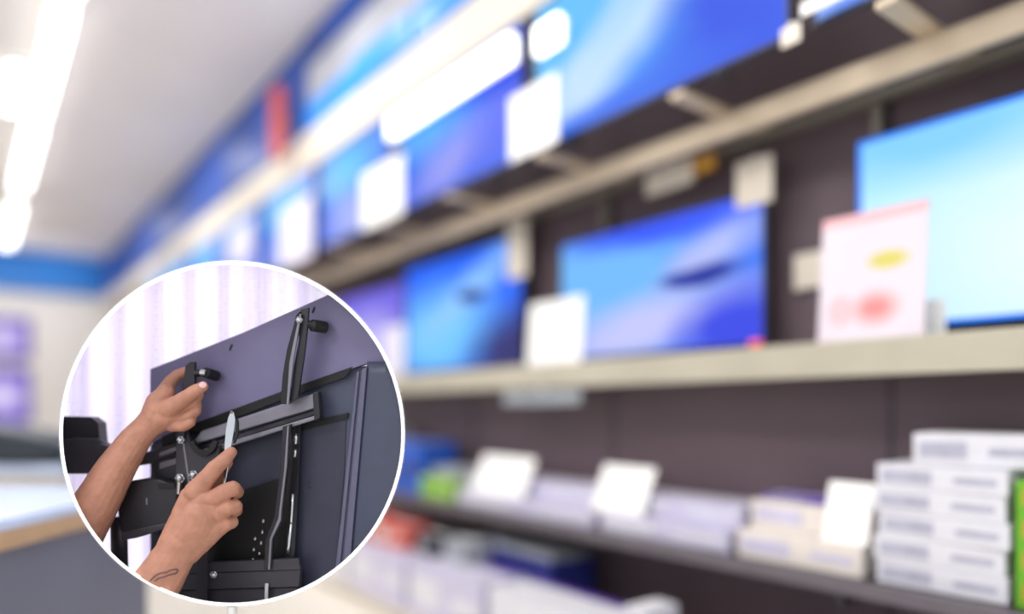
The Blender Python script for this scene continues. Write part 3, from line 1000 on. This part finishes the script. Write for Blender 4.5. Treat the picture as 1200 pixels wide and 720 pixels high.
# spacers
bm = bmesh.new()
tube(bm, [I(360, 380, TW(360) - 0.048), I(365, 381, TW(365) - 0.044), I(366, 381.5, TW(366) - 0.044), I(381, 384, TW(381) - 0.012)], [px(4.5), px(4.5), px(7), px(7)], 20)
iobj('spacer', bm, deep_m, mt, smooth=False)
bm = bmesh.new()
tube(bm, [I(228, 438, TW(228) - 0.05), I(236, 437, TW(236) - 0.045)], [px(4.5)] * 2, 18)
iobj('spacer', bm, bracket_m, mt)
bm = bmesh.new()
tube(bm, [I(241, 437, TW(240) - 0.048), I(254, 441, TW(254) - 0.012)], [px(6.5)] * 2, 18)
iobj('spacer', bm, deep_m, mt)
bm = bmesh.new()
tube(bm, [I(236, 437, TW(236) - 0.05), I(242, 437.5, TW(241) - 0.05)], [px(4.0)] * 2, 18)
iobj('nut', bm, chrome, mt)


def bolt(u, v, d, r, shaft=None):
    bm = bmesh.new()
    p = I(u, v, TW(u) - d)
    bmesh.ops.create_uvsphere(bm, u_segments=20, v_segments=12, radius=px(r), matrix=Matrix.Translation(p))
    tube(bm, [p + Vector((0, 0.0, 0)), p + Vector((0.0, 0.012, 0))], px(r * 1.25), 6)
    if shaft:
        tube(bm, [I(u, v + r * 0.6, TW(u) - d + 0.002), I(u + shaft[0], v + shaft[1], TW(u) - d + 0.004)], px(r * 0.62), 12)
    iobj('bolt', bm, chrome, mt, smooth=False)


bolt(350.5, 375, 0.062, 3.2)
bolt(211.5, 516, 0.060, 3.6)
bolt(210.5, 561, 0.060, 4.6, (-1, 18))
bolt(226.5, 557, 0.060, 4.4)
bolt(250, 674, 0.050, 3.6)

# the folding arms towards the wall
bm = bmesh.new()
prism(bm, [(60, 488), (106, 489), (115, 496), (117, 520), (60, 522)], 0.205, 0.035)
iobj('wall_arm', bm, bracket_m, mt, 0.006, seg=3)
bm = bmesh.new()
prism(bm, [(60, 519), (84, 513), (112, 514), (122, 519), (140, 528), (140, 556), (60, 556)], 0.19, 0.02)
iobj('wall_arm', bm, arm_m, mt, 0.004, seg=3)
bm = bmesh.new()
prism(bm, [(116, 520), (160, 533), (192, 524), (205, 520), (205, 538), (176, 544), (150, 548), (116, 548)], 0.175, 0.02)
iobj('folding_arm', bm, arm_m, mt, 0.003, seg=3)
bm = bmesh.new()
prism(bm, [(180, 540), (212, 534), (214, 600), (206, 604), (182, 585)], 0.170, 0.02)
iobj('folding_arm', bm, bracket_m, mt, 0.002)
bm = bmesh.new()
body = [(138, 606), (136, 590), (140, 574), (152, 564), (170, 561), (186, 562), (200, 567), (208, 569), (208, 612), (180, 622), (152, 627), (142, 626)]
prism(bm, body, 0.130, 0.035)
iobj('pivot_housing', bm, bracket_m, mt, 0.006, smooth=False, seg=4)
bm = bmesh.new()
prism(bm, [(142, 624), (206, 611), (206, 617), (160, 631), (142, 634)], 0.127, 0.03)
iobj('pivot_base', bm, arm_m, mt, 0.003)
bm = bmesh.new()
prism(bm, [(184, 566), (205, 567), (204, 573), (186, 573)], 0.126, 0.006)
iobj('pivot_slot', bm, deep_m, mt, 0.001)
bm = bmesh.new()
prism(bm, [(171, 584), (172.6, 584), (172.6, 592), (171, 592)], 0.1285, 0.003)
iobj('pivot_mark', bm, alu_m, mt)
bm = bmesh.new()
tube(bm, [I(139, 606, 0.15), I(141, 690, 0.15)], px(9, 0.15), 20)
iobj('pivot_post', bm, bracket_m, mt, smooth=True)

# wrench
wr = thing('wrench', 'small chrome wrench gripped by the fingertips on the cross rail', 'wrench', I(268, 520, 0.09))
bm = bmesh.new()
wq = 0.072
prism(bm, [(271, 481), (274, 484), (275.5, 492), (274, 505), (271, 522), (264, 570), (261, 570), (263, 520), (264.5, 503), (267, 490)], wq, 0.004)
iobj('handle', bm, chrome, wr, 0.0012, seg=3)
bm = bmesh.new()
prism(bm, [(274.5, 486), (279, 494), (279.5, 508), (275, 520), (272.5, 520), (275.5, 505), (276, 494)], wq + 0.002, 0.006)
iobj('ratchet_jaw', bm, deep_m, wr, 0.001)
bm = bmesh.new()
tube(bm, [I(271, 483.5, wq - 0.003), I(271.5, 483, wq + 0.006)], px(1.6), 8)
iobj('head_nut', bm, mat('brass', (150, 120, 80), 0.3, metal=0.8), wr)

# ------------------------------------------------------------------ the person: two forearms and hands
skin = mat('skin', (186, 134, 112), 0.55, var=0.10, scale=45, bump=0.08, sub=0.12, spec=0.35)


def add_cap(bm, p0, r0, p1, r1, flat=None):
    """tapered capsule between two 3-D points"""
    p0, p1 = Vector(p0), Vector(p1)
    d = p1 - p0
    n = max(2, int(d.length / (0.35 * min(r0, r1))) + 1)
    n = min(n, 26)
    pts = [p0.lerp(p1, i / n) for i in range(n + 1)]
    rs = [r0 + (r1 - r0) * i / n for i in range(n + 1)]
    tube(bm, pts, rs, 20)
    for p, r in ((p0, r0), (p1, r1)):
        bmesh.ops.create_icosphere(bm, subdivisions=3, radius=r, matrix=Matrix.Translation(p))


def chain(bm, pts):
    """pts: (u, v, w, r in pixels)"""
    for a, b in zip(pts, pts[1:]):
        add_cap(bm, I(a[0], a[1], a[2]), px(a[3], a[2]), I(b[0], b[1], b[2]), px(b[3], b[2]))


body_bm = bmesh.new()
bl = bmesh.new()
# far arm and hand, gripping the hook arm
chain(bl, [(78, 650, 0.075, 30), (108, 598, 0.085, 26), (136, 549, 0.100, 21.5), (158, 516, 0.112, 17.5), (171, 502, 0.118, 15.5), (182, 490, 0.120, 16)])
chain(bl, [(176, 496, 0.120, 14), (186, 472, 0.124, 14), (194, 462, 0.126, 11)])        # back of the hand, index side
chain(bl, [(178, 498, 0.120, 14), (196, 488, 0.118, 15), (206, 484, 0.120, 12)])
chain(bl, [(188, 480, 0.122, 17), (198, 478, 0.126, 14)])
chain(bl, [(192, 462, 0.138, 10), (199, 449, 0.150, 7.5), (209, 439, 0.160, 6.5), (218, 436, 0.158, 6)])   # index behind the arm
chain(bl, [(198, 480, 0.106, 12), (211, 471, 0.096, 9.5), (224, 462, 0.090, 8.2), (231, 457, 0.090, 7.2), (238, 453, 0.094, 6.2)])  # thumb
chain(bl, [(204, 484, 0.124, 10), (216, 476, 0.112, 7.5), (228, 470, 0.108, 6.5), (233, 463, 0.115, 5.5)])   # middle
chain(bl, [(206, 490, 0.124, 9), (219, 488, 0.112, 7), (229, 482, 0.108, 6.2), (231, 474, 0.116, 5.5)])    # ring
chain(bl, [(202, 498, 0.120, 8.5), (214, 500, 0.112, 6.5), (223, 496, 0.110, 5.6), (226, 488, 0.118, 5)])   # little
# near arm and hand
br = bmesh.new()
chain(br, [(150, 735, 0.02, 32), (184, 684, 0.035, 27.5), (205, 650, 0.045, 23.5), (212, 638, 0.048, 24)])
for a_, b_ in [((208, 640, 0.050, 22), (225, 583, 0.055, 14)), ((210, 640, 0.050, 22), (240, 586, 0.052, 15)),
               ((214, 642, 0.050, 21), (250, 598, 0.055, 15)), ((218, 644, 0.052, 19), (254, 616, 0.060, 14)),
               ((222, 628, 0.052, 24), (236, 606, 0.054, 24))]:
    chain(br, [a_, b_])
# knuckles
for (u, v, w_, r) in [(230, 577, 0.047, 12), (249, 585, 0.046, 10.5), (257, 602, 0.050, 10), (258, 619, 0.058, 9)]:
    bmesh.ops.create_icosphere(br, subdivisions=3, radius=px(r, w_), matrix=Matrix.Translation(I(u, v, w_)))
chain(br, [(229, 577, 0.046, 13), (243, 560, 0.044, 10.5), (252, 549, 0.046, 9.6), (264, 538, 0.054, 8.2), (271, 530.5, 0.064, 6.8)])     # index, straight
chain(br, [(249, 586, 0.048, 11), (263, 577, 0.042, 10), (273, 573, 0.048, 9.2), (277, 577, 0.070, 8.4), (269, 578, 0.088, 7.2)])       # middle, curled
chain(br, [(256, 601, 0.052, 10.5), (268, 595, 0.046, 9.6), (275, 594, 0.054, 8.8), (276, 598, 0.074, 8), (266, 596, 0.090, 6.8)])       # ring
chain(br, [(257, 618, 0.060, 9.5), (266, 614, 0.056, 8.6), (272, 612, 0.064, 7.6), (271, 614, 0.082, 6.8), (263, 610, 0.092, 6)])     # little
chain(br, [(222, 610, 0.075, 14), (236, 586, 0.092, 11), (250, 568, 0.094, 9.5), (259, 552, 0.088, 8), (266, 543, 0.084, 6.5)])           # thumb under the wrench


def solid(bm_in, vox):
    me = bpy.data.meshes.new('tmp')
    bm_in.to_mesh(me)
    bm_in.free()
    o = bpy.data.objects.new('tmp', me)
    C.objects.link(o)
    m1 = o.modifiers.new('r', 'REMESH')
    m1.mode = 'VOXEL'
    m1.voxel_size = vox
    m2 = o.modifiers.new('s', 'SMOOTH')
    m2.factor = 0.5
    m2.iterations = 4
    dg = bpy.context.evaluated_depsgraph_get()
    bpy.context.view_layer.update()
    dg = bpy.context.evaluated_depsgraph_get()
    ev = o.evaluated_get(dg)
    me2 = bpy.data.meshes.new_from_object(ev)
    bpy.data.objects.remove(o)
    bm = bmesh.new()
    bm.from_mesh(me2)
    return bm


bl = solid(bl, 0.0016)
br = solid(br, 0.0016)
# creases and tendons
for b_ in (bl, br):
    b_.normal_update()
    for v in b_.verts:
        n1 = noise.noise(v.co * 60.0)
        n2 = noise.noise(Vector((v.co.x * 160, v.co.y * 160, v.co.z * 420)))
        v.co += v.normal * (0.0009 * n1 + 0.00035 * n2)
m_a = bpy.data.meshes.new('a')
clip_case(bl)
clip_case(br)
bl.to_mesh(m_a)
bl.free()
pb = bmesh.new()
pb.from_mesh(m_a)
m_b = bpy.data.meshes.new('b')
br.to_mesh(m_b)
br.free()
pb.from_mesh(m_b)
tree = BVHTree.FromBMesh(pb)
person = thing('person', 'person reaching in with two bare tattooed forearms, fitting the mount with a wrench', 'person', I(200, 560, 0.08))
body = iobj('forearms_and_hands', pb, skin, person, smooth=True, clip=False)
EYEV = Vector((0, 0, EYE))


def on_skin(u, v, off=0.0006):
    d = (I(u, v, 0) - EYEV).normalized()
    hit = tree.ray_cast(EYEV, d)
    if hit[0] is None:
        return I(u, v, 0.03)
    return hit[0] + hit[1] * off if hit[1].dot(d) < 0 else hit[0] - hit[1] * off


tat = bmesh.new()
line = [(176, 681), (182, 675), (188, 672), (195, 671), (201, 668), (207, 667.5), (208.5, 669.5), (206, 672.5), (199, 674), (192, 676.5), (186, 678), (181, 681.5)]
for a_, b_ in zip(line, line[1:]):
    tube(tat, [on_skin(*a_), on_skin((a_[0] + b_[0]) / 2, (a_[1] + b_[1]) / 2), on_skin(*b_)], px(0.8, 0.03), 6)
o = iobj('tattoo', tat, mat('tattoo_ink', (104, 78, 78), 0.7), person)
nail = bmesh.new()
for (u, v, ru, rv) in [(237.5, 451.5, 4.2, 3.4)]:
    c = nail.verts.new(on_skin(u, v, 0.0015))
    ring = [nail.verts.new(on_skin(u + ru * math.cos(t * math.pi / 8), v + rv * math.sin(t * math.pi / 8), 0.0006)) for t in range(16)]
    for k in range(16):
        nail.faces.new((c, ring[k], ring[(k + 1) % 16]))
iobj('thumb_nail', nail, mat('nail', (232, 190, 190), 0.3), person, smooth=True)
